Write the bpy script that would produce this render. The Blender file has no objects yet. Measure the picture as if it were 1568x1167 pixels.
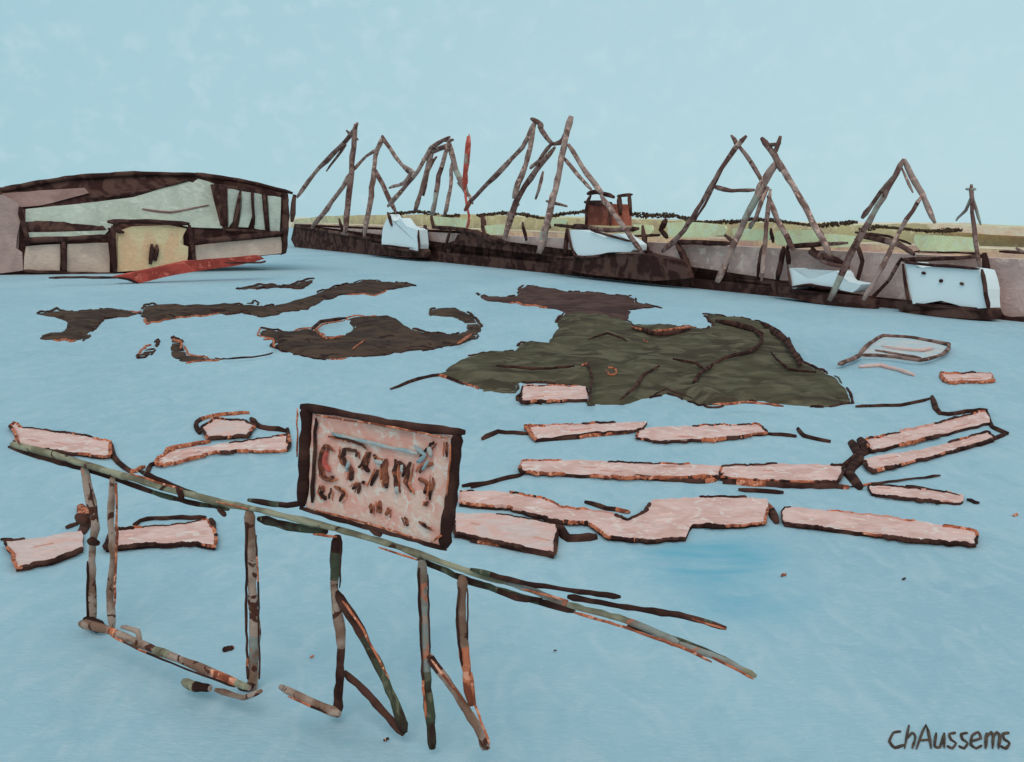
import bpy, bmesh, math, random
from mathutils import Vector, Matrix, geometry, noise
random.seed(11)
# ---------------------------------------------------------------- camera
W,H=1568.0,1167.0
F=W*35/36
CAMH=8.0
PITCH=math.atan(246.5/F); ROLL=math.radians(1.1)
R=(Matrix.Rotation(math.pi/2-PITCH,3,'X')@Matrix.Rotation(ROLL,3,'Z'))
C=Vector((0,0,CAMH))
cd=bpy.data.cameras.new("camera"); cam=bpy.data.objects.new("camera",cd)
bpy.context.collection.objects.link(cam)
cd.lens=35; cd.sensor_width=36; cd.clip_start=0.1; cd.clip_end=9000
M4=R.to_4x4(); M4.translation=C; cam.matrix_world=M4
bpy.context.scene.camera=cam
FWD=R@Vector((0,0,-1))
def ray(px,py): return R@Vector(((px-W/2)/F,-(py-H/2)/F,-1))
def U(px,py,z=0.0):
    d=ray(px,py); return C+d*((z-CAMH)/d.z)
def m_per_px(p): return (p-C).dot(FWD)/F
class Plane:
    def __init__(s,a,b):
        s.a=U(*a); s.b=U(*b); t=(s.b-s.a); t.z=0; t.normalize()
        n=Vector((-t.y,t.x,0))
        if n.dot(s.a)<0: n=-n
        s.n=n; s.t=t
    def __call__(s,px,py,d=0.0):
        r=ray(px,py); k=((s.a+s.n*d)-C).dot(s.n)/r.dot(s.n); return C+r*k
# ---------------------------------------------------------------- materials
def lin(c):
    o=[]
    for v in c:
        v/=255; o.append(v/12.92 if v<=0.04045 else ((v+0.055)/1.055)**2.4)
    return o
ILL=(0.64,0.80,0.83)
def base(c,g=1.0): return tuple(min(0.92,g*a/b) for a,b in zip(lin(c),ILL))+(1,)
def mat(name,c1,c2=None,c3=None,scale=1.0,rough=0.9,bump=0.3,p2=(0.44,0.58),p3=(0.57,0.63),g=1.0,fv=0.10):
    m=bpy.data.materials.new(name); m.use_nodes=True; nt=m.node_tree; N=nt.nodes; L=nt.links
    b=N["Principled BSDF"]; b.inputs["Roughness"].default_value=rough
    b.inputs["Specular IOR Level"].default_value=0.04
    tc=N.new("ShaderNodeTexCoord")
    def nz(sc,det=3,ds=0.8,st=(1,1,1)):
        mp=N.new("ShaderNodeMapping"); mp.inputs["Scale"].default_value=st; L.new(tc.outputs["Object"],mp.inputs[0])
        n=N.new("ShaderNodeTexNoise"); n.inputs["Scale"].default_value=sc; n.inputs["Detail"].default_value=det
        n.inputs["Distortion"].default_value=ds; L.new(mp.outputs[0],n.inputs["Vector"]); return n.outputs["Fac"]
    def ramp(f,a,bb):
        r=N.new("ShaderNodeMapRange"); r.inputs[1].default_value=a; r.inputs[2].default_value=bb
        L.new(f,r.inputs[0]); return r.outputs[0]
    def mix(f,A,B):
        x=N.new("ShaderNodeMix"); x.data_type='RGBA'; L.new(f,x.inputs[0])
        for i,v in ((6,A),(7,B)):
            if isinstance(v,tuple): x.inputs[i].default_value=v
            else: L.new(v,x.inputs[i])
        return x.outputs[2]
    col=base(c1,g)
    if c2: col=mix(ramp(nz(scale),*p2),col,base(c2,g))
    if c3: col=mix(ramp(nz(scale*2.3,3,1.0),*p3),col,base(c3,g))
    fine=N.new("ShaderNodeHueSaturation")
    vr=N.new("ShaderNodeMapRange"); vr.inputs[1].default_value=0.3; vr.inputs[2].default_value=0.7
    vr.inputs[3].default_value=1-fv; vr.inputs[4].default_value=1+fv
    ff=nz(scale*6,3,1.5,(0.45,1,1.8))
    L.new(ff,vr.inputs[0]); L.new(vr.outputs[0],fine.inputs["Value"])
    if isinstance(col,tuple): fine.inputs["Color"].default_value=col
    else: L.new(col,fine.inputs["Color"])
    L.new(fine.outputs[0],b.inputs["Base Color"])
    bp=N.new("ShaderNodeBump"); bp.inputs["Strength"].default_value=bump; bp.inputs["Distance"].default_value=0.06/scale
    L.new(ff,bp.inputs["Height"]); L.new(bp.outputs[0],b.inputs["Normal"])
    return m
far=0.25
INK=mat("tarred_timber",(48,33,30),(76,53,46),scale=1.2)
INKF=mat("tarred_timber_far",(52,36,34),(82,62,56),scale=far*2)
RUST=mat("rusty_orange",(172,106,78),(116,66,50),(204,148,122),scale=3)
POST=mat("weathered_post",(146,132,120),(112,90,76),(72,48,40),scale=1.6,p3=(0.58,0.61),g=1.05)
POSTB=mat("weathered_post_bluish",(124,132,126),(110,96,84),(160,106,84),scale=1.6,g=1.05)
RAIL=mat("mossy_rail",(140,142,120),(106,104,86),(68,50,42),scale=1.3,p3=(0.6,0.65),g=1.0)
MOSS=mat("dark_mossy_timber",(66,72,58),(50,36,33),(94,96,78),scale=1.5)
CRANE=mat("crane_steel",(128,114,108),(96,78,72),(160,138,126),scale=far*2.2,g=1.3)
CRANED=mat("crane_steel_dark",(84,64,60),(112,96,90),(62,44,42),scale=far*2.2,g=1.25)
CRANEG=mat("crane_steel_green",(126,134,124),(108,96,92),scale=far*1.6,g=1.25)
RED=mat("red_paint",(162,84,76),(140,66,58),(188,114,102),scale=far*2,g=1.1)
BARGE=mat("dull_red_hull",(166,76,66),(140,64,56),(184,104,90),scale=far*2,g=.98)
PINK=mat("pink_timber",(214,184,176),(202,168,158),(224,202,194),scale=0.9,g=.86)
PINK2=mat("pink_timber_grey",(204,186,180),(210,176,166),scale=1.1,g=.86)
SIGNP=mat("sign_board_paint",(226,170,156),(214,150,136),(232,188,176),scale=2.6,g=1.06,fv=.08)
BLUEG=mat("faded_blue_lettering",(124,146,150),(150,156,152),scale=3,g=1.1)
WHITE=mat("white_paint",(252,246,240),(246,240,234),scale=far*2,g=1.3,fv=.01,bump=.05)
STONE=mat("quay_stone",(168,152,146),(154,138,133),(178,166,156),scale=far,g=1.3)
STONEY=mat("quay_stone_pale",(182,178,150),(166,152,140),scale=far,g=1.2)
GRASS=mat("dry_grass",(192,194,152),(180,174,146),(208,206,174),scale=far,g=.95)
GRASSP=mat("pale_green_shed_paint",(196,200,160),(184,188,150),(206,200,176),scale=far*2,g=1.2)
SAND=mat("pale_sand",(224,204,186),(206,188,168),scale=far)
BG=1.05
ROOF=mat("pale_green_sheeting",(170,184,170),(160,174,160),(180,192,180),scale=far*0.9,g=.93)
GABLE=mat("pale_green_gable",(170,184,172),(158,170,160),scale=far,g=1.1)
WALLB=mat("beige_render",(190,174,158),(178,162,148),scale=far,g=BG)
PEACH=mat("peach_render",(208,186,148),(198,170,134),scale=far,g=BG)
BROWN=mat("brown_sheeting",(138,116,110),(124,102,96),scale=far,g=BG)
DUST=mat("dusty_wall",(150,132,126),(162,142,134),scale=far,g=BG)
BRICK=mat("red_brown_brick",(134,84,70),(110,66,56),scale=far*2,g=1.25)
MUD=mat("mud_bank",(60,49,43),(76,62,52),(48,35,33),scale=0.35,fv=.16)
MUDB=mat("brown_mud",(80,62,57),(64,48,46),scale=.3)
KELP=mat("olive_rock",(76,73,57),(64,58,47),(90,87,70),scale=0.2,p3=(0.5,0.6),bump=0.45,fv=.2,g=.95)
LEAF=mat("dark_foliage",(56,44,38),(74,66,50),scale=1)
# ---------------------------------------------------------------- mesh helpers
def obj(name,me,mats,parent=None):
    for m in mats: me.materials.append(m)
    o=bpy.data.objects.new(name,me); bpy.context.collection.objects.link(o)
    if parent: o.parent=parent
    return o
def empty(name):
    o=bpy.data.objects.new(name,None); o.empty_display_size=1
    bpy.context.collection.objects.link(o); return o
def smooth(pts,closed=True,n=4,jit=0.0,k_=0.38,step=12):
    P=[Vector((p[0],p[1],p[2] if len(p)>2 else 0)) for p in pts]; out=[]; L=len(P)
    rng=range(L if closed else L-1)
    for i in rng:
        if closed: a,b,c,d=P[i-1],P[i],P[(i+1)%L],P[(i+2)%L]
        else: a,b,c,d=P[max(i-1,0)],P[i],P[i+1],P[min(i+2,L-1)]
        k=max(n,min(14,int((c-b).length/step)))
        for j in range(k):
            t=j/k
            q=0.5*((2*b)+(c-a)*t+(2*a-5*b+4*c-d)*t*t+(3*b-a-3*c+d)*t**3)
            q=b.lerp(c,t).lerp(q,k_)
            q.x+=random.uniform(-jit,jit); q.y+=random.uniform(-jit,jit)*0.7; out.append(q)
    if not closed: out.append(P[-1])
    return out
def prism(bm,front,off,mf=0,ms=0):
    a=[bm.verts.new(p) for p in front]; b=[bm.verts.new(p+off) for p in front]
    f=bm.faces.new(a); f.material_index=mf
    g=bm.faces.new(b[::-1]); g.material_index=ms
    n=len(a)
    for i in range(n):
        q=bm.faces.new((a[i],b[i],b[(i+1)%n],a[(i+1)%n])); q.material_index=ms
    bmesh.ops.triangulate(bm,faces=[f,g])
def finish(bm,name,mats,parent=None):
    bmesh.ops.recalc_face_normals(bm,faces=bm.faces)
    me=bpy.data.meshes.new(name); bm.to_mesh(me); bm.free()
    return obj(name,me,mats,parent)
def bar(bm,pts,w,proj,jit=0.7,taper=True,mats=(0,),flat=1.0,change=0.3):
    """irregular octagonal timber following a traced line"""
    q=smooth(pts,False,3,jit,k_=0.6); n=len(q)
    P=[proj(a.x,a.y,a.z) for a in q]
    rings=[]; wv=1.0
    for i,p in enumerate(P):
        t=(P[min(i+1,n-1)]-P[max(i-1,0)])
        if t.length<1e-6: t=Vector((1,0,0))
        t.normalize()
        v=(p-C).normalized(); s=t.cross(v)
        if s.length<0.05: s=t.cross(Vector((0,0,1)))
        s.normalize(); u=s.cross(t).normalized()
        wv=0.45*wv+0.55*random.uniform(0.66,1.36)
        r=0.5*w*m_per_px(p)*wv
        if taper and i in(0,n-1): r*=0.6
        ring=[]
        for k in range(8):
            a=k*math.pi/4+0.39
            ring.append(bm.verts.new(p+s*(r*math.cos(a))+u*(r*flat*math.sin(a))))
        rings.append(ring)
    cur=mats[0]
    for i in range(n-1):
        if random.random()<change: cur=random.choice(mats)
        for k in range(8):
            f=bm.faces.new((rings[i][k],rings[i][(k+1)%8],rings[i+1][(k+1)%8],rings[i+1][k]))
            f.material_index=cur
            f.smooth=True
    bm.faces.new(rings[0][::-1]); bm.faces.new(rings[-1])
def proj_w(z=0.05): return lambda x,y,d: U(x,y,z+d)
# ---------------------------------------------------------------- water
def water():
    bm=bmesh.new()
    s=6000
    vs=[bm.verts.new(v) for v in((-s,-60,0),(s,-60,0),(s,s,0),(-s,s,0))]; bm.faces.new(vs)
    m=bpy.data.materials.new("harbour_water"); m.use_nodes=True; nt=m.node_tree; N=nt.nodes; L=nt.links
    b=N["Principled BSDF"]; b.inputs["Roughness"].default_value=0.7; b.inputs["Specular IOR Level"].default_value=0.04
    tc=N.new("ShaderNodeTexCoord")
    def nz(sc,det,st=(1,1,1),ds=0.5):
        mp=N.new("ShaderNodeMapping"); mp.inputs["Scale"].default_value=st; L.new(tc.outputs["Object"],mp.inputs[0])
        n=N.new("ShaderNodeTexNoise"); n.inputs["Scale"].default_value=sc; n.inputs["Detail"].default_value=det
        n.inputs["Distortion"].default_value=ds; L.new(mp.outputs[0],n.inputs["Vector"]); return n.outputs["Fac"]
    def rg(f,a,c,o1=0,o2=1):
        r=N.new("ShaderNodeMapRange"); r.inputs[1].default_value=a; r.inputs[2].default_value=c
        r.inputs[3].default_value=o1; r.inputs[4].default_value=o2; L.new(f,r.inputs[0]); return r.outputs[0]
    def mix(f,A,B):
        x=N.new("ShaderNodeMix"); x.data_type='RGBA'; L.new(f,x.inputs[0])
        for i,v in ((6,A),(7,B)):
            if isinstance(v,tuple): x.inputs[i].default_value=v
            else: L.new(v,x.inputs[i])
        return x.outputs[2]
    g_=.97
    col=mix(rg(nz(0.12,3,(1,0.5,1)),0.3,0.7),base((137,173,186),g_),base((149,184,195),g_))
    col=mix(rg(nz(1.6,4,(1,0.45,1),1.2),0.45,0.7,0,0.38),col,base((168,193,200),g_))
    col=mix(rg(nz(0.9,4,(1,0.6,1),1.0),0.52,0.75,0,0.42),col,base((124,164,179),g_))
    col=mix(rg(nz(7,2,(0.4,1,1),2.0),0.56,0.7,0,0.35),col,base((168,192,200),g_))
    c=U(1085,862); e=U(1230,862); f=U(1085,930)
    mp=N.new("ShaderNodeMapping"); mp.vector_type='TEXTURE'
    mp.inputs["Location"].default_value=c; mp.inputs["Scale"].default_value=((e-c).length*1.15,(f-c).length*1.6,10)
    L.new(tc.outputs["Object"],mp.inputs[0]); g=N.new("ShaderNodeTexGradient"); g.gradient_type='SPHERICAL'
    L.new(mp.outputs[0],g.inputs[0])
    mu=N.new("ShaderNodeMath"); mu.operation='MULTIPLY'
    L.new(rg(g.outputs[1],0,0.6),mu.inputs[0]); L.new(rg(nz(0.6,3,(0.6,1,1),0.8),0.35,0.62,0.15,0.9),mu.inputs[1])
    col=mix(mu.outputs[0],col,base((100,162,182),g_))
    L.new(col,b.inputs["Base Color"])
    bp=N.new("ShaderNodeBump"); bp.inputs["Strength"].default_value=0.4; bp.inputs["Distance"].default_value=0.05
    L.new(nz(6,2,(0.5,1,1),1.5),bp.inputs["Height"]); L.new(bp.outputs[0],b.inputs["Normal"])
    finish(bm,"water",[m])
water()
# ---------------------------------------------------------------- quay
Q=Plane((450,378),(1568,492))
def wl(x): return 378+(x-450)*114/1118.0
def hz(x): return 322+x*30/1568.0
def qtop(x,h): return wl(x)-(wl(x)-hz(x))*h/CAMH
def qprism(name,pts,d,th,m,parent,ms=None,jit=0.6,sm=True):
    bm=bmesh.new()
    q=smooth(pts,True,3,jit) if sm else [Vector((p[0],p[1],0)) for p in pts]
    prism(bm,[Q(a.x,a.y,d) for a in q],Q.n*th,0,1 if ms else 0)
    return finish(bm,name,[m]+([ms] if ms else []),parent)
def qbars(name,lst,mats,parent,d=0,PL=None,jit=0.8,flat=1.0,ch=.3):
    PL=PL or Q
    bm=bmesh.new()
    for w,pts in lst:
        pts=[(p[0],p[1],p[2] if len(p)>2 else d) for p in pts]
        bar(bm,pts,w,PL,jit,mats=tuple(range(len(mats))),flat=flat,change=ch)
    return finish(bm,name,mats,parent)
quay=empty("quay_wall")
xs=[452,600,800,1000,1200,1400,1568,1760]
qprism("wall",[(x,wl(x)+2) for x in xs]+[(x,qtop(x,5.4)) for x in xs[::-1]],0,14,STONE,quay,sm=False)
qprism("pale_course",[(x,qtop(x,4.6)) for x in xs]+[(x,qtop(x,6.2)) for x in xs[::-1]],3,14,STONEY,quay)
qprism("dark_footing",[(x,wl(x)+2) for x in xs[:-1]]+[(1568,486),(1530,484),(1520,472),(1480,466),(1400,462),(1330,456),(1250,438),(1200,430),(1120,428),(1060,425),(1050,408),(1020,398),(960,396),(900,398),(820,386),(740,366),(720,352),(700,360),(690,385),(660,385),(600,376),(520,360),(452,343)],-0.8,1.2,INKF,quay,jit=1.5)
qbars("buttresses",[
 (5,[(452,347),(520,357),(590,370)]),(8,[(650,345),(655,388)]),(6,[(662,348),(720,352)]),(8,[(738,330),(745,360),(775,372)]),
 (5,[(690,352),(680,385)]),(5,[(780,335),(775,365)]),(8,[(868,350),(866,392)]),(6,[(838,350),(822,388)]),
 (10,[(1035,370),(1050,400),(1060,425)]),(8,[(1035,370),(1120,373)]),(7,[(1120,375),(1110,420)]),(8,[(1200,378),(1190,430)]),
 (9,[(985,345),(990,385),(1020,395)]),(7,[(1240,375),(1260,400),(1300,410)]),(7,[(1310,366),(1320,400),(1310,440)]),
 (6,[(1380,395),(1360,430),(1330,462)]),(11,[(1507,388),(1518,485)]),(6,[(1168,375),(1160,425)]),(5,[(1530,385),(1568,388)]),
 (9,[(1318,362),(1370,372),(1400,390)]),(6,[(610,330),(630,350)]),(5,[(520,335),(525,358)]),(4,[(560,335),(555,362)]),
 (8,[(1205,378),(1260,374),(1300,372)]),(7,[(1380,398),(1450,396),(1510,392)]),(7,[(880,345),(930,352),(980,350)]),
 (9,[(700,352),(730,356),(760,372)]),(9,[(1205,380),(1208,405)]),(8,[(1020,336),(1012,352),(1022,364)]),(6,[(1110,360),(1125,372)]),(6,[(1180,350),(1184,372)]),
 (6,[(660,330),(664,350)]),(12,[(1240,385),(1262,396)]),(4,[(1400,385),(1500,388)]),(6,[(1556,380),(1568,388)]),(5,[(800,340),(806,368)]),(7,[(850,345),(900,350)]),
 (8,[(1254,352),(1262,372)]),(5,[(1310,356),(1360,362),(1395,374)]),(10,[(1258,390),(1290,402)]),(5,[(970,362),(1010,360)]),(7,[(840,332),(842,350)]),
],[INKF,CRANED,INKF],quay,d=-0.9)
for i,pp in enumerate([[(664,332),(716,336),(712,348),(670,346)],[(740,346),(776,344),(772,358),(744,360)],[(842,334),(868,336),(866,346),(844,346)],[(970,344),(998,346),(998,358),(972,360)],
    [(1022,342),(1060,340),(1110,346),(1108,360),(1060,364),(1024,362)],[(1122,350),(1176,352),(1178,368),(1128,368)],[(1188,354),(1250,352),(1254,370),(1190,376)],[(1262,358),(1308,362),(1306,378),(1268,378)],[(1400,360),(1490,364),(1494,384),(1410,384)]]):
    qprism("shed_panel_%d"%i,pp,-1.0,.25,GRASSP,quay)
bank=qprism("grass_bank",[(x,qtop(x,4.0)) for x in xs]+[(1760,352),(1568,349),(1500,347),(1400,342),(1310,346),(1240,343),(1150,341),(1030,338),(960,336),(850,334),(700,328),(600,329),(500,331),(452,336)],19,40,GRASS,None,jit=1.0)
bm=bmesh.new()
sp=[(-300,320),(452,334),(900,340),(1300,344),(1480,341),(1568,347),(1800,352)]
FARP=[C+ray(x,y)*700 for x,y in sp]
FB=[Vector((p.x,p.y,-1)) for p in FARP]
for i in range(len(sp)-1):
    a,b_,c_,d_=[bm.verts.new(v) for v in(FB[i],FB[i+1],FARP[i+1],FARP[i])]; bm.faces.new((a,b_,c_,d_))
    e,f_=[bm.verts.new(v+Vector((0,600,0))) for v in(FARP[i+1],FARP[i])]; bm.faces.new((d_,c_,e,f_))
finish(bm,"hills",[SAND])
sb=qprism("sand_bank",[(1430,352),(1500,358),(1568,362),(1760,372),(1760,354),(1568,349),(1500,346),(1420,343)],17,1.5,SAND,None)
bm=bmesh.new()
def clump(cx,cy,rx,ry,n,d=9):
    for i in range(n):
        a=random.uniform(0,6.28); r=math.sqrt(random.random())
        p=Q(cx+rx*r*math.cos(a),cy+ry*r*math.sin(a),d+random.uniform(-1.0,1.0))
        s=random.uniform(1.6,3.0)*m_per_px(p)
        u=Vector([random.gauss(0,1) for _ in range(3)]).normalized(); v=u.orthogonal().normalized()
        bm.faces.new([bm.verts.new(p+u*s),bm.verts.new(p+v*s*.8),bm.verts.new(p-u*s),bm.verts.new(p-v*s*.8)])
for ln in [[(455,345),(480,343)],[(600,326),(640,322),(668,326)],[(680,330),(700,328)],[(735,328),(770,324),(800,326),(830,332)],[(842,330),(860,326),(895,322)],[(940,324),(962,326),(990,328),(1030,328),(1062,335)],[(1066,338),(1120,338)],[(1122,338),(1150,334),(1180,335),(1250,344),(1310,338)],[(1318,350),(1345,345),(1420,352),(1470,350)]]:
    for i in range(len(ln)-1):
        (x0,y0),(x1,y1)=ln[i],ln[i+1]; k=max(1,int((x1-x0)/5)); amp=1.8
        for j in range(k+1):
            t=j/k; amp=max(1.2,min(4.2,amp+random.uniform(-1.2,1.2)))
            clump(x0+(x1-x0)*t,y0+(y1-y0)*t+2,4.5,amp,24)
finish(bm,"shrubs",[LEAF])
hut=empty("brick_hut")
qprism("walls",[(900,312),(932,312),(933,345),(899,345)],1,4,BRICK,hut,sm=False)
qbars("roof",[(8,[(896,310),(936,312)]),(5,[(898,312),(897,346)]),(5,[(934,312),(935,346)]),(7,[(900,297),(915,294),(940,302)]),(6,[(904,300),(900,310)])],[INKF],hut,d=0.5)
ch=empty("chimney_stack")
qbars("stack",[(8,[(948,298),(950,330)]),(7,[(964,296),(966,330)]),(5,[(945,300),(968,298)])],[INKF],ch,d=2)
# ---------------------------------------------------------------- boats at the quay
def boat(cab,hull,outl,dots=(),d=-3):
    e=empty("fishing_boat")
    bm=bmesh.new(); q=smooth(hull,True,3,0.6)
    cx=sum(p.x for p in q)/len(q); hw=max(abs(p.x-cx) for p in q)
    fr=[];bk=[]
    for p in q:
        k=max(0,1-abs((p.x-cx)/hw)**2.5)
        fr.append(Q(p.x,p.y,d-1.4*k)); bk.append(Q(p.x,p.y,d-1.4*k)+Q.n*(0.5+2.2*k))
    a=[bm.verts.new(v) for v in fr]; b=[bm.verts.new(v) for v in bk]
    f=bm.faces.new(a); g=bm.faces.new(b[::-1]); n=len(a)
    for i in range(n): bm.faces.new((a[i],b[i],b[(i+1)%n],a[(i+1)%n]))
    bmesh.ops.triangulate(bm,faces=[f,g])
    finish(bm,"hull",[INKF],e)
    qprism("wheelhouse",cab,d-1.0,2.2,WHITE,e,jit=0.8)
    qbars("gunwale",outl,[INKF],e,d=d-1.2)
    if dots: qbars("windows",[(5,[(x-2,y),(x+3,y+1)]) for x,y in dots],[INKF],e,d=d-1.1)
boat([(586,350),(596,328),(604,345),(612,334),(622,346),(638,352),(640,384),(610,382),(585,376)],
     [(560,372),(650,382),(650,394),(620,394),(570,388)],[(4,[(586,378),(642,386)]),(5,[(594,326),(600,346)]),(4,[(641,352),(642,386)])])
boat([(872,352),(905,356),(925,364),(945,358),(970,374),(966,386),(935,386),(915,390),(890,394),(876,380)],
     [(840,394),(880,396),(925,390),(975,388),(1040,400),(1058,425),(1000,430),(900,420),(850,408)],[(4,[(870,350),(880,392),(920,392)]),(4,[(905,352),(930,360),(968,370)])])
boat([(1208,410),(1228,418),(1240,428),(1262,418),(1280,415),(1290,430),(1318,436),(1305,448),(1280,442),(1250,440),(1228,436),(1214,444)],
     [(1180,432),(1230,446),(1300,452),(1340,460),(1335,474),(1260,466),(1190,452)],[(4,[(1206,408),(1212,442)]),(4,[(1212,440),(1240,436),(1285,444)])])
boat([(1386,404),(1398,402),(1404,410),(1430,408),(1500,414),(1508,472),(1470,468),(1440,460),(1398,466)],
     [(1370,462),(1450,468),(1525,474),(1520,490),(1450,486),(1380,478)],[(5,[(1382,404),(1392,466)]),(5,[(1386,402),(1500,412)]),(6,[(1504,412),(1514,476)]),(4,[(1398,466),(1508,476)])],
     dots=[(1414,418),(1440,430),(1472,434)])
# ---------------------------------------------------------------- cranes
def crane(name,parts):
    e=empty(name)
    for nm,lst,ms in parts:
        l2=[(w*1.12,[(p[0],p[1],p[2]*0.5-4.6) for p in pts]) for w,pts in lst]
        qbars(nm,l2,ms,e,jit=0.9,ch=.22)
A=[CRANE,CRANE,CRANED]; B=[CRANED,CRANE,CRANED]; G=[CRANEG,CRANE]
crane("harbour_crane",[("jib",[(6,[(548,188,0),(530,216,-1),(490,256,-3),(455,302,-5)]),(5,[(530,200,0),(548,214,0)]),(4,[(530,222,0),(500,262,0)])],B),
 ("front_legs",[(8,[(545,190,0),(540,240,-1),(536,290,-2),(528,358,-4)]),(7,[(540,262,2),(515,300,-1),(478,348,-4)])],A+G),
 ("back_legs",[(8,[(585,210,2),(575,240,2),(568,300,1),(558,362,0)]),(6,[(585,208,2),(605,240,4),(632,270,5)]),(5,[(540,262,0),(560,240,2),(580,228,2)]),(6,[(574,258,3),(592,295,3),(606,325,3)]),(4,[(612,250,3),(636,265,3)])],A)])
crane("harbour_crane",[("jib",[(6,[(688,210,0),(660,226,-1),(640,262,-3),(618,288,-4),(594,316,-5)]),(5,[(680,216,0),(694,214,0)]),(7,[(690,222,0),(662,232,0),(648,246,0)])],B),
 ("legs",[(7,[(662,232,0),(648,280,-1),(635,325,-3)]),(7,[(688,214,0),(672,270,-1),(662,330,-3)]),(8,[(688,218,2),(698,260,2),(716,300,3)]),(5,[(632,262,4),(618,280,4),(596,288,4)]),(6,[(692,250,2),(688,300,2),(680,330,2)]),(5,[(668,240,2),(655,262,2),(648,300,1)]),(4,[(700,280,2),(716,296,2),(724,312,2)])],A+G)])
crane("red_mast",[("pole",[(8,[(717,208,-2),(714,250,-2),(711,290,-2)]),(4,[(711,290,-2),(718,330,-2),(715,350,-2)]),(3,[(718,206,-2.4),(718,250,-2.4)])],[RED,RED,CRANE])])
crane("harbour_crane",[("jib",[(7,[(820,184,0),(800,226,-1),(765,262,-3),(722,308,-5),(712,322,-5)]),(8,[(820,184,0),(808,240,0),(798,270,-1),(786,304,-2)])],[CRANE,CRANED,CRANE,BRICK]),
 ("yoke",[(8,[(814,182,0),(828,190,0),(826,196,0)]),(7,[(824,190,0),(845,220,1),(862,214,2),(874,184,3)]),(6,[(845,220,2),(825,246,1),(812,258,1)])],B),
 ("front_leg",[(10,[(874,178,3),(866,215,2),(850,290,0),(826,388,-3)])],[CRANE,CRANE,CRANEG]),
 ("side_legs",[(8,[(850,226,2),(820,262,1),(790,310,0),(772,366,-2)]),(5,[(832,262,2),(820,305,2)]),(8,[(870,222,3),(892,256,4),(922,296,5)]),(5,[(862,240,3),(885,268,3),(905,290,3)]),(8,[(920,300,2),(950,340,0),(982,385,-2)]),(5,[(836,308,1),(868,316,1)]),(4,[(796,312,1),(776,330,0)])],A)])
crane("harbour_crane",[("jib",[(7,[(1142,208,0),(1116,240,-1),(1080,300,-3),(1048,352,-4),(1014,386,-5)]),(6,[(1120,208,0),(1132,224,0)]),(6,[(1128,218,0),(1156,258,1),(1170,285,2)]),(4,[(1110,250,0),(1086,300,-1),(1064,338,-1)])],B),
 ("crosshead",[(8,[(1166,212,2),(1186,238,2),(1196,262,2)]),(8,[(1196,208,2),(1184,240,2)]),(5,[(1175,222,2),(1195,220,2)]),(6,[(1092,285,-1),(1120,292,0),(1155,291,1)])],B),
 ("front_leg",[(10,[(1190,246,2),(1165,288,1),(1130,360,-1),(1098,432,-3)])],[CRANE,CRANE,CRANED,CRANEG]),
 ("side_legs",[(9,[(1186,240,2),(1215,285,3),(1245,340,3),(1272,392,2)]),(7,[(1176,286,2),(1158,330,1),(1148,350,1)]),(7,[(1180,290,2),(1172,360,0),(1166,430,-2)]),(7,[(1176,300,3),(1190,335,3),(1216,384,2)])],A+G)])
crane("harbour_crane",[("jib",[(9,[(1384,244,0),(1360,290,-1),(1330,340,-2),(1300,395,-3),(1270,460,-4)]),(8,[(1376,262,0),(1340,306,1),(1320,334,1)])],B+[CRANEG]),
 ("legs",[(8,[(1384,244,0),(1402,280,2),(1416,305,3),(1432,342,4)]),(7,[(1412,300,2),(1380,350,1),(1350,410,-1),(1322,460,-3)]),(4,[(1380,255,0),(1398,295,0)])],A)])
crane("flag_mast",[("pole",[(6,[(1487,282,0),(1490,340,0),(1500,408,-1)])],B),("stays",[(4,[(1488,300,0),(1478,322,1),(1464,338,2)]),(4,[(1488,296,0),(1502,345,2)]),(5,[(1480,290,0),(1494,290,0)])],G)])
# ---------------------------------------------------------------- warehouse (stands on a low piled wharf)
P=Plane((0,421),(440,414))
def pprism(name,pts,d,th,m,parent,jit=0.6,PL=None):
    PL=PL or P
    bm=bmesh.new(); q=smooth([(p[0],p[1],p[2] if len(p)>2 else d) for p in pts],True,2,jit,k_=0.08,step=18)
    prism(bm,[PL(a.x,a.y,a.z) for a in q],PL.n*th,0,0)
    return finish(bm,name,[m],parent)
def dr(y): return max(0.0,(352-y)/80.0*5)
def rf(pts,o): return [(x,y,dr(y)+o) for x,y in pts]
wh=empty("warehouse")
pprism("body",[(-160,424),(0,419),(180,419),(300,400),(436,389),(438,352),(345,352),(-160,352)],0,12,INKF,wh)
pprism("gable",[(338,282),(385,288),(440,297),(438,352),(338,352)],0,12,INKF,wh)
pprism("roof_slope",rf([(-160,298),(0,291),(100,274),(205,267),(300,268),(338,284),(338,352),(-160,352)],0),0,1.0,INKF,wh)
pprism("roof_back",[(-160,297),(0,289),(100,272),(205,264),(300,266),(380,278),(440,293),(440,350),(-160,352)],5.8,6,INKF,wh)
pprism("roof_green",rf([(40,320),(132,311),(205,302),(250,288),(285,276),(296,280),(304,274),(334,284),(340,350),(288,348),(262,340),(210,338),(176,340),(160,360),(40,364)],-.35),1,0.3,ROOF,wh)
pprism("roof_brown",rf([(4,296),(60,292),(130,288),(136,296),(62,315),(34,317),(5,308)],-.35),1,0.3,BROWN,wh)
pprism("end_wall",[(-160,302),(4,298),(26,310),(34,330),(28,350),(24,380),(34,386),(36,414),(0,419),(-160,424)],-0.4,0.3,DUST,wh)
for i,pp in enumerate([[(350,289),(366,292),(360,312),(356,340),(350,348)],[(371,293),(384,295),(386,330),(380,348),(366,348),(370,320)],[(390,296),(401,298),(406,352),(390,350)],[(410,300),(430,302),(428,358),(414,358)]]):
    pprism("gable_panel_%d"%i,pp,-0.35,0.3,GABLE,wh)
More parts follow.
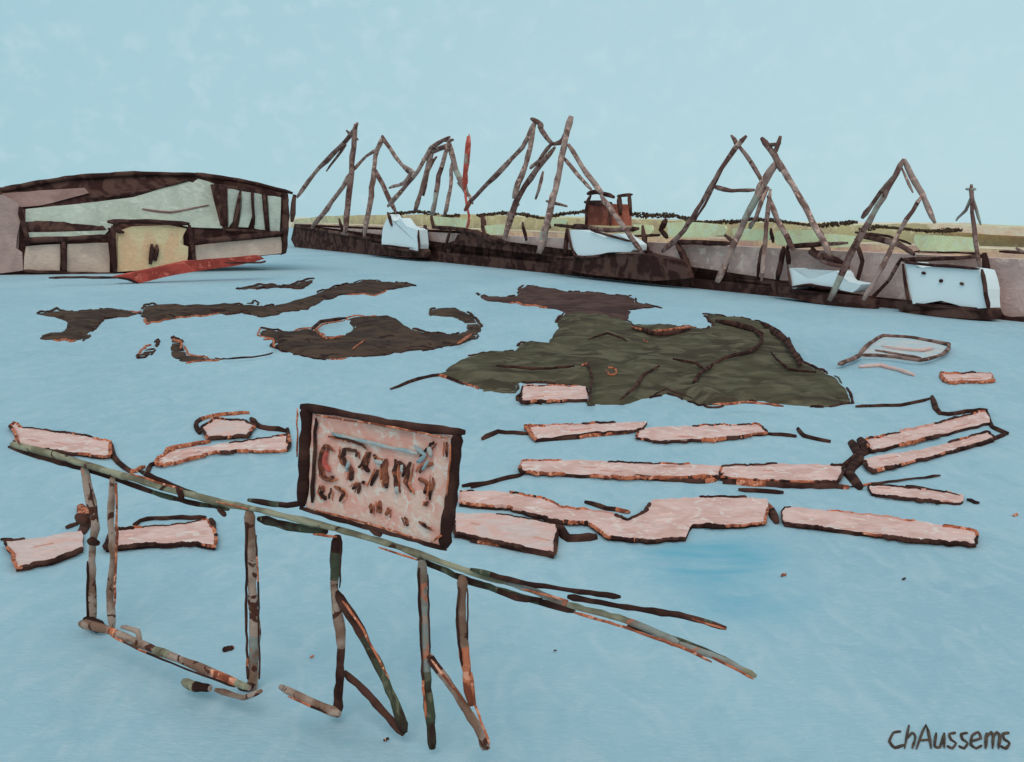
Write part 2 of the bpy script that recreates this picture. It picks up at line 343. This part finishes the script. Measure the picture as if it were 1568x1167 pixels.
pprism("wall_left",[(40,377),(92,374),(92,416),(36,415)],-0.35,0.3,WALLB,wh)
pprism("wall_mid",[(104,374),(166,372),(168,417),(103,416)],-0.35,0.3,WALLB,wh)
pprism("wall_right",[(300,376),(430,363),(431,388),(385,392),(302,400)],-0.35,0.3,WALLB,wh)
pprism("lean_to",[(181,356),(205,347),(262,345),(286,350),(274,372),(288,378),(286,403),(232,412),(180,416)],-1.2,1.1,PEACH,wh)
bm=bmesh.new()
for w,pts in [(7,[(0,291),(100,273),(205,266),(300,267)]),(8,[(300,267),(380,279),(448,296)]),(5,[(130,303),(200,297),(292,275)])]:
    bar(bm,rf(pts,-.5),w,P,0.8)
for w,pts in [(7,[(30,318),(38,350),(44,376)]),
   (6,[(340,283),(346,350)]),(5,[(368,296),(358,350)]),(4,[(386,294),(389,345)]),(7,[(405,296),(410,355)]),(10,[(438,296),(436,388)]),(8,[(451,298),(447,340)]),
   (8,[(36,368),(100,366),(165,362)]),(8,[(97,368),(98,418)]),(9,[(172,345),(176,420)]),(8,[(164,340),(225,339),(290,343)]),(7,[(290,345),(298,400)]),
   (8,[(290,372),(360,364),(432,357)]),(8,[(233,374),(230,405)]),(7,[(240,374),(238,400)]),(6,[(36,415),(110,419),(180,420)]),(6,[(165,350),(190,356)]),
   (5,[(345,352),(430,357)])]:
    bar(bm,[(a,b_,-1.5 if 163<a<300 and b_>335 else -0.7) for a,b_ in pts],w,P,0.7)
finish(bm,"timber_frame",[INKF],wh)
bm=bmesh.new(); bar(bm,rf([(218,320),(260,325),(320,314)],-.5),3,P,0.5); finish(bm,"roof_seam",[BROWN],wh)
bm=bmesh.new()
for x,y in [(60,418),(140,419),(320,398),(380,393),(430,389)]: bar(bm,[(x,y,3),(x,y+1,3)],4,P,.2)
finish(bm,"piles",[INKF],wh)
rb=empty("red_barge"); PB=Plane((150,436),(440,427))
pprism("hull",[(178,424),(232,412),(290,400),(345,396),(396,391),(404,396),(375,405),(320,412),(270,421),(212,434),(200,426)],0,1.2,BARGE,rb,PL=PB,jit=.9)
bm=bmesh.new(); bar(bm,[(75,425,-.4),(180,425,-.4),(212,434,-.4)],4,PB,0.8); bar(bm,[(345,402,-.4),(400,402,-.4),(406,399,-.4)],3,PB,.6); finish(bm,"rubbing_strake",[INKF],rb)
# ---------------------------------------------------------------- mud banks & rock
def shoal(name,pts,m,h=0.35,sp=0.8,z0=0.04,slope=0.35,creases=(),rims=1.0):
    e=empty(name)
    q=smooth(pts,True,4,2.2,k_=.4,step=8); w=[U(a.x,a.y,z0) for a in q]
    poly=[Vector((p.x,p.y)) for p in w]
    x0=min(p.x for p in poly);x1=max(p.x for p in poly);y0=min(p.y for p in poly);y1=max(p.y for p in poly)
    ins=[]
    def inside(x,y):
        c=False;n=len(poly)
        for i in range(n):
            a,b=poly[i],poly[i-1]
            if (a.y>y)!=(b.y>y) and x<(b.x-a.x)*(y-a.y)/(b.y-a.y)+a.x: c=not c
        return c
    def dist(p):
        m_=1e9;n=len(poly)
        for i in range(n):
            a,b=poly[i],poly[i-1]; ab=b-a; L2=ab.length_squared
            t=0 if L2==0 else max(0,min(1,(p-a).dot(ab)/L2)); m_=min(m_,(a+ab*t-p).length)
        return m_
    x=x0
    while x<x1:
        y=y0
        while y<y1:
            p=Vector((x+random.uniform(-.3,.3)*sp,y+random.uniform(-.3,.3)*sp*1.6))
            if inside(p.x,p.y):
                if dist(p)>0.15: ins.append(p)
            y+=sp*1.6
        x+=sp
    vs=poly+ins; n=len(poly)
    r=geometry.delaunay_2d_cdt(vs,[],[list(range(n))],1,1e-5)
    bm=bmesh.new(); bv=[]
    for k,v in enumerate(r[0]):
        dd=dist(v); z=z0-0.08 if dd<0.02 else z0+min(h,slope*dd)*(0.35+1.0*abs(noise.noise(Vector((v.x*0.5,v.y*0.35,1)))))
        bv.append(bm.verts.new((v.x,v.y,z)))
    for f in r[2]:
        try: bm.faces.new([bv[i] for i in f])
        except ValueError: pass
    finish(bm,"mound",[m],e)
    bm=bmesh.new(); i=0; n=len(q)
    while i<n:
        k=random.randint(3,9); seg=[q[j%n] for j in range(i,i+k)]
        if random.random()<0.8*rims:
            bar(bm,[(p.x,p.y,0) for p in seg],random.uniform(2.5,6),proj_w(0.03),0.6,mats=(random.choice((0,0,0,1,2)),),flat=0.4)
        i+=k
    for w_,mi,p in creases: bar(bm,[(a,b,0) for a,b in p],w_,proj_w(h*0.95+.05),1.0,mats=(mi,),flat=.4)
    finish(bm,"tide_line",[INK,RUST,m],e)
shoal("mud_bank",[(58,480),(85,474),(110,478),(160,474),(220,480),(160,490),(142,508),(125,522),(65,520),(60,512),(95,506),(98,490)],MUD)
shoal("mud_bank",[(212,480),(220,470),(232,466),(310,468),(380,466),(392,460),(402,472),(440,462),(480,452),(510,440),(560,430),(635,437),(600,442),(575,452),(540,450),(500,458),(470,474),(430,480),(400,486),(370,480),(300,484),(260,490),(225,496),(222,486)],MUD)
shoal("mud_bank",[(362,444),(400,437),(440,437),(480,428),(460,441),(410,442)],MUD,h=.2)
shoal("mud_bank",[(398,503),(440,508),(478,502),(486,508),(500,516),(525,514),(542,500),(530,488),(550,484),(605,486),(632,505),(690,514),(714,505),(700,488),(662,482),(658,474),(690,470),(722,482),(736,498),(730,518),(680,532),(560,546),(490,550),(440,540),(418,532),(420,520),(396,514)],MUD,
  creases=[(5,0,[(478,504),(492,493),(530,487)]),(3,1,[(480,508),(492,497),(528,491)]),(4,1,[(486,508),(500,518),(528,514)]),(5,1,[(700,526),(722,512)]),(3,1,[(540,535),(560,520)]),(4,1,[(404,520),(418,518),(420,532)])])
shoal("mud_bank",[(210,546),(225,530),(244,522),(236,540),(215,548)],MUD,h=.15)
shoal("mud_bank",[(260,518),(276,520),(288,542),(310,547),(345,550),(285,556),(262,546)],MUD,h=.15,
  creases=[(4,1,[(264,520),(278,524),(276,534)]),(3,0,[(345,550),(400,545),(418,540)])])
shoal("mud_bank",[(730,450),(760,455),(790,454),(800,438),(870,446),(965,454),(978,465),(1012,471),(965,474),(955,492),(900,492),(858,492),(862,476),(800,466),(745,461)],MUDB)
shoal("seaweed_rock",[(858,482),(905,480),(958,490),(968,498),(1000,498),(1052,500),(1080,504),(1092,496),(1074,480),(1112,486),(1166,492),(1206,518),(1230,555),(1284,578),(1308,616),(1250,624),(1150,614),(1086,624),(1020,604),(955,620),(902,619),(894,592),(800,586),(785,600),(740,598),(700,585),(672,572),(716,544),(780,540),(800,524),(836,526),(850,505)],KELP,h=0.45,sp=0.55,
  creases=[(6,0,[(1062,586),(1078,566),(1110,548),(1150,538),(1168,520),(1150,500)]),(10,0,[(1166,494),(1206,524),(1226,560)]),(4,1,[(1206,524),(1222,548)]),(5,0,[(1030,550),(1066,556),(1076,564)]),
   (5,0,[(900,555),(906,580),(902,616)]),(3,1,[(926,566),(934,574),(944,572),(940,564),(930,562)]),(4,1,[(890,560),(900,556)]),(3,1,[(984,520),(992,524)]),(5,0,[(950,612),(970,595),(985,575),(1010,560)]),
   (4,1,[(966,500),(1000,508),(1060,500)]),(4,0,[(760,560),(830,565),(880,560)]),(3,0,[(1000,606),(1020,596),(1060,610)]),(4,1,[(1090,620),(1150,616),(1200,622)]),(4,0,[(900,520),(930,510),(960,522)]),(4,0,[(1180,540),(1210,566),(1250,570)]),(8,0,[(968,500),(1010,512),(1056,504)]),(9,0,[(1096,492),(1140,500),(1168,512)])])
# ---------------------------------------------------------------- floating timbers
WORN=mat("worn_timber",(194,156,144),(178,142,132),scale=2,g=.9)
PALE=mat("bleached_timber",(222,200,192),(214,186,176),scale=2,g=.9)
def timber(pts,m=PINK,h=0.13,name="floating_timber"):
    e=empty(name)
    q=smooth(pts,True,3,1.6,k_=.2,step=10); fr=[U(a.x,a.y,h) for a in q]
    bm=bmesh.new(); prism(bm,fr,Vector((0,0,-h-0.1)),0,1)
    finish(bm,"baulk",[m,INK],e)
    bm=bmesh.new(); n=len(q); i=0
    cy=sum(p.y for p in q)/n; cx=sum(p.x for p in q)/n
    while i<n:
        k=random.randint(4,9); seg=[q[j%n] for j in range(i,i+k)]
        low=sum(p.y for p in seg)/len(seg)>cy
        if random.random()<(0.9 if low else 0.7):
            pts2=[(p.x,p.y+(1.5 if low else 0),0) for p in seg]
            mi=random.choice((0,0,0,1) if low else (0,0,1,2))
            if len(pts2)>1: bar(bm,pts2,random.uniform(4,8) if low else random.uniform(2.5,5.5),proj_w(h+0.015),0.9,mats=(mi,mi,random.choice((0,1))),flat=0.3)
        i+=k-1
    x0=min(p.x for p in q); x1=max(p.x for p in q)
    for s_ in range(max(2,int((x1-x0)/55))):
        xx=random.uniform(x0+12,x1-30); L_=random.uniform(14,40)
        ys=[p.y for p in q if abs(p.x-xx)<16]; ye=[p.y for p in q if abs(p.x-min(xx+L_,x1-8))<16]
        if len(ys)<2 or len(ye)<2: continue
        t=random.uniform(.25,.75)
        ya=min(ys)+(max(ys)-min(ys))*t; yb=min(ye)+(max(ye)-min(ye))*t
        bar(bm,[(xx,ya,0),((xx+min(xx+L_,x1-8))/2,(ya+yb)/2+.5,0),(min(xx+L_,x1-8),yb,0)],random.uniform(2,4.5),proj_w(h+.004),.5,mats=(random.choice((2,3,3)),),flat=.12)
    finish(bm,"bark_edge",[INK,RUST,WORN,PALE],e)
timber([(16,652),(22,648),(34,654),(90,662),(170,674),(166,698),(120,694),(20,682),(28,668)])
timber([(238,706),(258,690),(320,682),(440,666),(440,688),(330,692),(248,712)],h=.1)
timber([(308,654),(330,642),(375,644),(390,652),(378,666),(320,670)],PINK2)
timber([(8,828),(60,824),(124,812),(128,838),(90,854),(26,868),(20,848)],PINK2)
timber([(176,810),(260,804),(316,796),(330,814),(328,836),(300,830),(240,832),(160,838)])
timber([(802,592),(860,590),(896,592),(900,610),(850,612),(798,614)],h=.16)
timber([(806,652),(860,650),(992,646),(975,658),(900,662),(822,672)],h=.12)
timber([(978,656),(1060,652),(1160,650),(1174,662),(1120,670),(1020,676),(975,670)],h=.1)
timber([(798,706),(880,704),(1000,710),(1108,712),(1104,728),(960,730),(800,722)],h=.12)
timber([(1106,714),(1200,710),(1290,712),(1284,736),(1200,736),(1104,730)],h=.14)
timber([(1326,672),(1420,652),(1508,630),(1516,646),(1430,668),(1336,690)])
timber([(1324,702),(1420,686),(1512,662),(1522,672),(1430,698),(1336,720)])
timber([(705,752),(760,752),(830,762),(860,776),(930,784),(960,794),(990,780),(1000,765),(1090,760),(1174,764),(1172,798),(1120,804),(1060,802),(1050,822),(990,826),(930,820),(900,800),(850,796),(780,776),(704,770)],h=.12)
timber([(698,786),(760,786),(852,802),(848,846),(780,832),(696,814)],PINK2,h=.16)
timber([(1202,776),(1300,784),(1420,800),(1494,812),(1494,832),(1400,826),(1300,812),(1200,800)],h=.12)
timber([(1330,742),(1400,748),(1476,756),(1470,770),(1400,764),(1335,756)],h=.08)
timber([(1440,572),(1518,572),(1520,582),(1450,584)],h=.1)
bm=bmesh.new()
dk=[(7,[(222,728),(232,712),(250,705),(256,688),(290,682),(322,676)]),(7,[(306,664),(300,646),(330,636),(382,632)]),(9,[(384,640),(400,654),(438,660)]),(7,[(440,656),(440,690)]),
 (8,[(168,676),(174,700),(200,722),(222,714)]),(8,[(738,672),(762,662),(810,664)]),(7,[(722,746),(768,734),(800,726)]),(6,[(708,744),(750,738)]),
 (8,[(1222,656),(1232,668),(1272,676)]),(6,[(1172,664),(1220,668)]),(14,[(1302,676),(1316,700),(1300,725),(1318,748)]),(14,[(1290,715),(1326,690),(1316,672)]),
 (9,[(1106,738),(1200,744),(1300,746)]),(6,[(1130,750),(1200,754)]),(5,[(1310,622),(1380,620),(1424,610)]),(7,[(1426,606),(1440,634),(1490,630),(1512,628)]),(8,[(1510,630),(1520,654),(1544,664)]),(6,[(1544,662),(1500,682)]),
 (7,[(896,768),(930,778),(965,784)]),(14,[(852,806),(872,826),(914,822)]),(12,[(1176,772),(1190,800)]),(6,[(1386,744),(1440,754),(1470,760)]),(4,[(1340,760),(1460,770)]),
 (7,[(204,804),(226,794),(316,792)]),(14,[(122,774),(134,800),(122,818)]),(7,[(100,808),(122,800)]),(10,[(322,795),(328,812)]),(7,[(20,682),(60,700),(130,712)]),
 (5,[(598,596),(640,580),(672,574),(710,588)]),(6,[(800,600),(792,612),(830,618)]),(6,[(820,676),(900,668),(965,662)]),(5,[(1000,678),(1120,672)]),(7,[(965,730),(1080,738),(1100,730)]),
 (6,[(1060,806),(1110,806),(1172,800)]),(7,[(1200,804),(1290,812),(1400,828)]),(7,[(720,828),(790,838),(848,850)]),(8,[(852,800),(850,848)]),
 (5,[(780,752),(810,762),(826,790)]),(5,[(1480,765),(1500,770)]),(5,[(90,855),(125,845)]),(5,[(0,826),(20,826)]),(4,[(1300,745),(1360,738),(1440,728)])]
for w,p in dk: bar(bm,[(a,b,0) for a,b in p],w*1.1,proj_w(0.06),1.1,mats=(0,0,0,0,1),flat=0.5)
for x,y,w in [(350,993,8),(1384,886,3),(1200,880,4),(478,1005,3),(592,1132,4),(1240,610,4),(850,996,2),(1555,788,4)]:
    bar(bm,[(x-w,y+w*.4,0),(x,y,0),(x+w,y-w*.3,0)],w,proj_w(0.04),1,mats=(0,1,1),flat=.4)
finish(bm,"driftwood",[INK,RUST])
rw=empty("rowing_boat")
bm=bmesh.new()
for w,p in [(6,[(1316,542),(1332,526),(1352,514),(1400,517),(1452,528),(1444,542),(1408,552),(1370,546),(1316,543)]),(7,[(1284,557),(1300,552),(1318,543)]),(3.5,[(1340,536),(1362,540),(1410,548)])]:
    bar(bm,[(a,b,0) for a,b in p],w,proj_w(0.3),.8,mats=(0,0,0,1),flat=1)
finish(bm,"gunwale",[mat("brown_gunwale",(84,64,58),(130,108,100),scale=.8),PINK2],rw)
bm=bmesh.new(); q=smooth([(1318,542),(1335,526),(1354,516),(1400,519),(1448,530),(1440,542),(1408,550),(1370,545)],True,3,.8)
prism(bm,[U(a.x,a.y,.22) for a in q],Vector((0,0,-.25))); finish(bm,"hull",[mat("grey_blue_hull",(166,188,194),(186,190,188),scale=.8,g=.92)],rw)
bm=bmesh.new(); bar(bm,[(1316,562,0),(1350,560,0),(1400,574,0)],6,proj_w(.1),1); bar(bm,[(1350,530,.25),(1400,536,.25),(1430,534,.25)],4,proj_w(.1),1); finish(bm,"oar",[PINK2],rw)
# ---------------------------------------------------------------- jetty
J=Plane((140,962),(645,1152))
je=empty("jetty")
def jb(name,lst,ms,jit=0.9,flat=1.0,d=0,ws=1.12,ch=0.2):
    bm=bmesh.new()
    for w,pts in lst: bar(bm,[(p[0],p[1],(p[2] if len(p)>2 else 0)+d) for p in pts],w*ws,J,jit,mats=tuple(range(len(ms))),flat=flat,change=ch)
    return finish(bm,name,ms,je)
jb("top_rail",[(10,[(18,680),(80,696),(140,714),(200,732),(260,750),(340,770),(400,782),(500,806),(580,828),(640,848),(720,876),(800,898),(870,926),(960,950),(1040,985)]),
               (10,[(1040,985),(1100,1008),(1158,1036)])],[RAIL,RAIL,POSTB,RAIL])
jb("rail_under_board",[(7,[(14,684,.15),(80,706,.15),(150,724,.15),(260,762,.15),(350,780,.15)]),(12,[(396,794,.15),(440,806,.15),(500,814,.15)]),(9,[(640,856,.15),(720,890,.15),(800,914,.15),(880,936,.15)]),(8,[(720,872,-.1),(820,896,-.1),(950,914,-.1)]),
   (9,[(870,914,-.1),(960,930,-.1),(1050,944,-.1),(1112,962,-.1)]),(7,[(960,958,.1),(1040,980,.1),(1110,1010,.1),(1150,1034,.1)]),(8,[(380,766,.1),(440,774,.1),(470,768,.1)]),(7,[(215,722,.1),(275,748,.1),(300,756,.1)]),
   (8,[(740,894,.1),(790,916,.1),(830,918,.1)])],[MOSS,INK,INK])
jb("rail_rust",[(4,[(880,938,-.1),(960,962,-.1),(1040,990,-.1),(1090,1014,-.1)]),(4,[(1060,948,-.15),(1112,964,-.15)]),(3,[(580,838,-.1),(640,858,-.1)]),(5,[(480,818,-.1),(515,822,-.1)]),(4,[(20,655,-.1),(30,680,-.1)]),
   (3,[(200,726,-.1),(280,750,-.1)]),(3,[(800,902,-.1),(870,920,-.1)]),(3,[(330,768,-.1),(380,780,-.1)]),(4,[(1090,1006,-.1),(1154,1040,-.1)])],[RUST])
posts=[[(13,[(128,716),(140,770),(146,800),(140,860),(142,955)]),(11,[(172,732),(170,800),(174,850),(168,905),(172,962)])],
 [(14,[(382,782),(384,850),(387,920),(391,960),(386,1062)])],
 [(14,[(516,820),(512,900),(522,980),(517,1092)])],
 [(14,[(646,856),(650,940),(654,1040),(662,1146)])],
 [(14,[(708,882),(706,950),(716,1040),(722,1080)])]]
mm=[[POST,POST,POSTB],[POST,POSTB,POST],[INK,POST,MOSS],[POSTB,POST,POSTB,MOSS],[POST,POSTB,RUST]]
for i,(p,m_) in enumerate(zip(posts,mm)): jb("post_%d"%i,p,m_)
jb("post_edges",[(4,[(134,860,-.1),(134,950,-.1)]),(4,[(378,800,-.1),(377,900,-.1),(379,1040,-.1)]),(4,[(641,870,-.1),(645,1000,-.1),(652,1100,-.1)]),(4,[(178,740,-.1),(179,830,-.1),(175,930,-.1)]),
   (3,[(392,820,-.1),(396,930,-.1),(397,1040,-.1)]),(3,[(655,880,-.1),(658,1000,-.1)]),(4,[(702,900,-.1),(700,960,-.1),(708,1020,-.1)]),(3,[(136,740,-.1),(150,800,-.1)]),(3,[(522,830,-.1),(520,900,-.1)]),(3,[(716,900,-.1),(716,980,-.1)])],[INK,RUST],ws=1)
jb("braces",[(14,[(514,905),(545,955),(580,1020),(606,1080),(620,1122)]),(12,[(528,1030,.2),(560,1060,.1),(618,1124,0)])],[INK,MOSS,POST,INK])
jb("brace_right",[(11,[(652,1000),(690,1050),(722,1100),(748,1148)]),(12,[(714,1085),(735,1120),(742,1148)])],[POST,RUST,INK])
jb("brace_rust",[(4,[(524,920,-.12),(556,965,-.12),(596,1040,-.12)]),(4,[(660,1010,-.12),(712,1076,-.12)]),(5,[(722,1030,-.12),(728,1080,-.12),(750,1140,-.12)])],[RUST],ws=1)
jb("lower_beam",[(12,[(122,955),(170,966),(225,990),(300,1020),(382,1054)]),(12,[(428,1052),(470,1072),(520,1094)]),(13,[(280,1044),(300,1052),(322,1054)]),(8,[(330,1056),(372,1068),(400,1058)]),(8,[(186,960),(210,966),(215,985)])],[POST,INK,RAIL,POST,RUST],d=-.8)
jb("beam_rust",[(4,[(170,974),(225,1000),(300,1030),(360,1052)]),(4,[(440,1066),(500,1092)])],[RUST,INK],d=-.95,ws=1)
jb("clamps",[(18,[(132,950),(158,962)]),(16,[(118,790),(134,800)]),(12,[(136,828),(150,832)]),(12,[(502,1085),(520,1095)]),(10,[(366,1055),(386,1050)]),(9,[(272,745),(280,765)]),(8,[(335,780),(345,790)])],[INK,INK,MOSS],d=-.1)
# ---------------------------------------------------------------- sign
sg=empty("sign_board")
def sp_(name,pts,d,th,m,jit=.8):
    bm=bmesh.new(); q=smooth(pts,True,4,jit,k_=.15); prism(bm,[J(a.x,a.y,d) for a in q],J.n*th); return finish(bm,name,[m],sg)
def sb_(name,lst,ms,d,flat=.5,jit=1.0):
    bm=bmesh.new()
    for w,pts in lst: bar(bm,[(p[0],p[1],d) for p in pts],w,J,jit,mats=tuple(range(len(ms))),flat=flat)
    finish(bm,name,ms,sg)
sp_("panel",[(474,628),(580,648),(700,670),(690,760),(676,838),(580,812),(468,782),(470,700)],-.05,.06,SIGNP)
sb_("frame",[(18,[(470,622),(466,700),(463,776)]),(14,[(460,622),(540,636),(620,652),(712,662)]),(20,[(700,664),(694,740),(680,838)]),(7,[(460,778),(520,796),(600,818),(684,842)]),(12,[(480,630),(488,626)]),(6,[(484,640),(481,700),(478,770)]),(12,[(560,802),(584,820)])],[INK],-.1)
sb_("frame_rust",[(3,[(455,625),(455,700)]),(3,[(484,636),(600,654),(686,672)]),(3,[(480,780),(580,806),(640,826)]),(4,[(660,830),(676,820)]),(3,[(690,680),(684,760)])],[RUST],-.2)
LETB=mat("brown_lettering",(66,44,38),(124,78,60),scale=5,g=1.15)
let=[(7,[(508,688),(498,684),(490,698),(490,722),(500,734),(512,730)]),
 (7,[(526,686),(524,700),(530,714)]),(6,[(528,688),(544,690),(546,700)]),(8,[(532,712),(540,722),(536,736)]),(5,[(548,716),(556,706)]),
 (8,[(566,692),(558,712),(566,722)]),(6,[(570,696),(578,704)]),(7,[(578,718),(568,744)]),(6,[(554,736),(558,742)]),
 (9,[(590,704),(588,724),(592,748)]),
 (7,[(606,702),(604,722),(608,752)]),(6,[(610,706),(620,718),(616,730)]),(7,[(628,708),(622,738),(630,754)]),
 (8,[(662,710),(648,714),(642,724)]),(7,[(640,734),(652,738),(650,756)]),(6,[(664,730),(658,766)]),
 (5,[(644,700),(658,684),(664,676)]),(6,[(684,676),(684,700)]),(4,[(504,668),(540,676),(560,686)]),
 (7,[(494,744),(492,756),(498,766)]),(6,[(512,744),(526,752),(520,768)]),(6,[(540,748),(550,740),(548,756)]),(6,[(568,770),(568,786)]),(7,[(580,768),(582,786)]),(6,[(594,778),(592,790)]),(6,[(620,792),(624,806)]),(5,[(640,800),(660,810)]),(6,[(652,776),(656,768)]),(5,[(506,748),(504,764)])]
sb_("lettering",let,[LETB,INK],-.09,flat=.35,jit=1.8)
sb_("letter_rust",[(a*.5,[(x+5,y+3) for x,y in p]) for a,p in let[::2]]+[(a*.45,[(x-5,y-1) for x,y in p]) for a,p in let[1::2]],[RUST],-.085,flat=.35,jit=1.4)
sb_("red_letter",[(8,[(500,692),(496,710),(506,722)])],[RED],-.11,flat=.4)
sb_("blue_arrow",[(6,[(508,664),(560,676),(610,688),(640,694)]),(7,[(634,682),(650,697),(638,708)]),(8,[(656,684),(660,700)]),(7,[(656,705),(646,720)]),(8,[(534,706),(532,722)]),(8,[(572,706),(586,708)]),(7,[(608,745),(606,756)]),(6,[(616,712),(616,724)])],[BLUEG],-.105,flat=.4)
# ---------------------------------------------------------------- signature lettering lying on the water
bm=bmesh.new()
S=[(1464,1122),(1454,1124),(1456,1132),(1464,1138),(1458,1146),(1450,1142)]
sig=[[(1380,1120),(1368,1122),(1362,1135),(1370,1145),(1385,1140)],[(1392,1110),(1385,1146)],[(1387,1132),(1397,1122),(1402,1128),(1397,1146)],
 [(1403,1147),(1418,1110),(1426,1146)],[(1408,1134),(1426,1132)],[(1434,1122),(1431,1142),(1439,1144),(1446,1122)],[(1446,1122),(1446,1145)],
 S,[(x+18,y) for x,y in S],[(1488,1135),(1502,1130),(1498,1121),(1489,1126),(1487,1140),(1495,1146),(1504,1141)],
 [(1509,1146),(1511,1122)],[(1511,1128),(1518,1121),(1521,1128),(1520,1146)],[(1521,1128),(1527,1121),(1531,1127),(1529,1146)],[(x+82,y) for x,y in S]]
for s in sig: bar(bm,[(a,b,0) for a,b in s],4.2,proj_w(0.02),0.3,mats=(0,),flat=.3)
finish(bm,"signature_lettering",[mat("dark_paint",(66,58,52),(82,72,64),scale=3)])
# ---------------------------------------------------------------- light (soft overcast)
EL,AZ=math.radians(50),math.radians(188)
sd=bpy.data.lights.new("sun","SUN"); sd.energy=0.9; sd.angle=math.radians(40); sd.color=(1,0.94,0.86)
so=bpy.data.objects.new("sun",sd); bpy.context.collection.objects.link(so)
dirv=Vector((math.sin(AZ)*math.cos(EL),math.cos(AZ)*math.cos(EL),math.sin(EL)))
so.rotation_euler=dirv.to_track_quat('Z','Y').to_euler(); so.location=(0,-20,60)
w=bpy.data.worlds.new("World"); bpy.context.scene.world=w; w.use_nodes=True
nt=w.node_tree; N=nt.nodes; L=nt.links; bg=N["Background"]; bg.inputs[1].default_value=0.1
sky=N.new("ShaderNodeTexSky"); sky.sky_type='NISHITA'; sky.sun_disc=False; sky.sun_elevation=EL; sky.sun_rotation=AZ
tc=N.new("ShaderNodeTexCoord")
def wn(sc,a,b,st,ds=.6):
    mp=N.new("ShaderNodeMapping"); mp.inputs["Scale"].default_value=st; L.new(tc.outputs["Generated"],mp.inputs[0])
    n=N.new("ShaderNodeTexNoise"); n.inputs["Scale"].default_value=sc; n.inputs["Detail"].default_value=3; n.inputs["Distortion"].default_value=ds
    L.new(mp.outputs[0],n.inputs["Vector"]); r=N.new("ShaderNodeMapRange"); r.inputs[1].default_value=a; r.inputs[2].default_value=b; L.new(n.outputs[0],r.inputs[0]); return r.outputs[0]
def wc(c): return tuple(v*10 for v in lin(c))+(1,)
def wm(f,A,B):
    x=N.new("ShaderNodeMix"); x.data_type='RGBA'
    if isinstance(f,float): x.inputs[0].default_value=f
    else: L.new(f,x.inputs[0])
    for i,v in((6,A),(7,B)):
        if isinstance(v,tuple): x.inputs[i].default_value=v
        else: L.new(v,x.inputs[i])
    return x.outputs[2]
sx=N.new("ShaderNodeSeparateXYZ"); L.new(tc.outputs["Generated"],sx.inputs[0])
mr=N.new("ShaderNodeMapRange"); mr.inputs[1].default_value=-0.5; mr.inputs[2].default_value=0.4; L.new(sx.outputs[0],mr.inputs[0])
c=wm(mr.outputs[0],wc((164,204,216)),wc((184,216,224)))
c=wm(wn(45,.5,1.0,(1,1,1.2),.3),c,wc((192,219,226)))
c=wm(0.95,sky.outputs[0],c)
L.new(c,bg.inputs[0])
sc=bpy.context.scene
sc.view_settings.view_transform='Standard'; sc.view_settings.look='None'; sc.view_settings.exposure=0
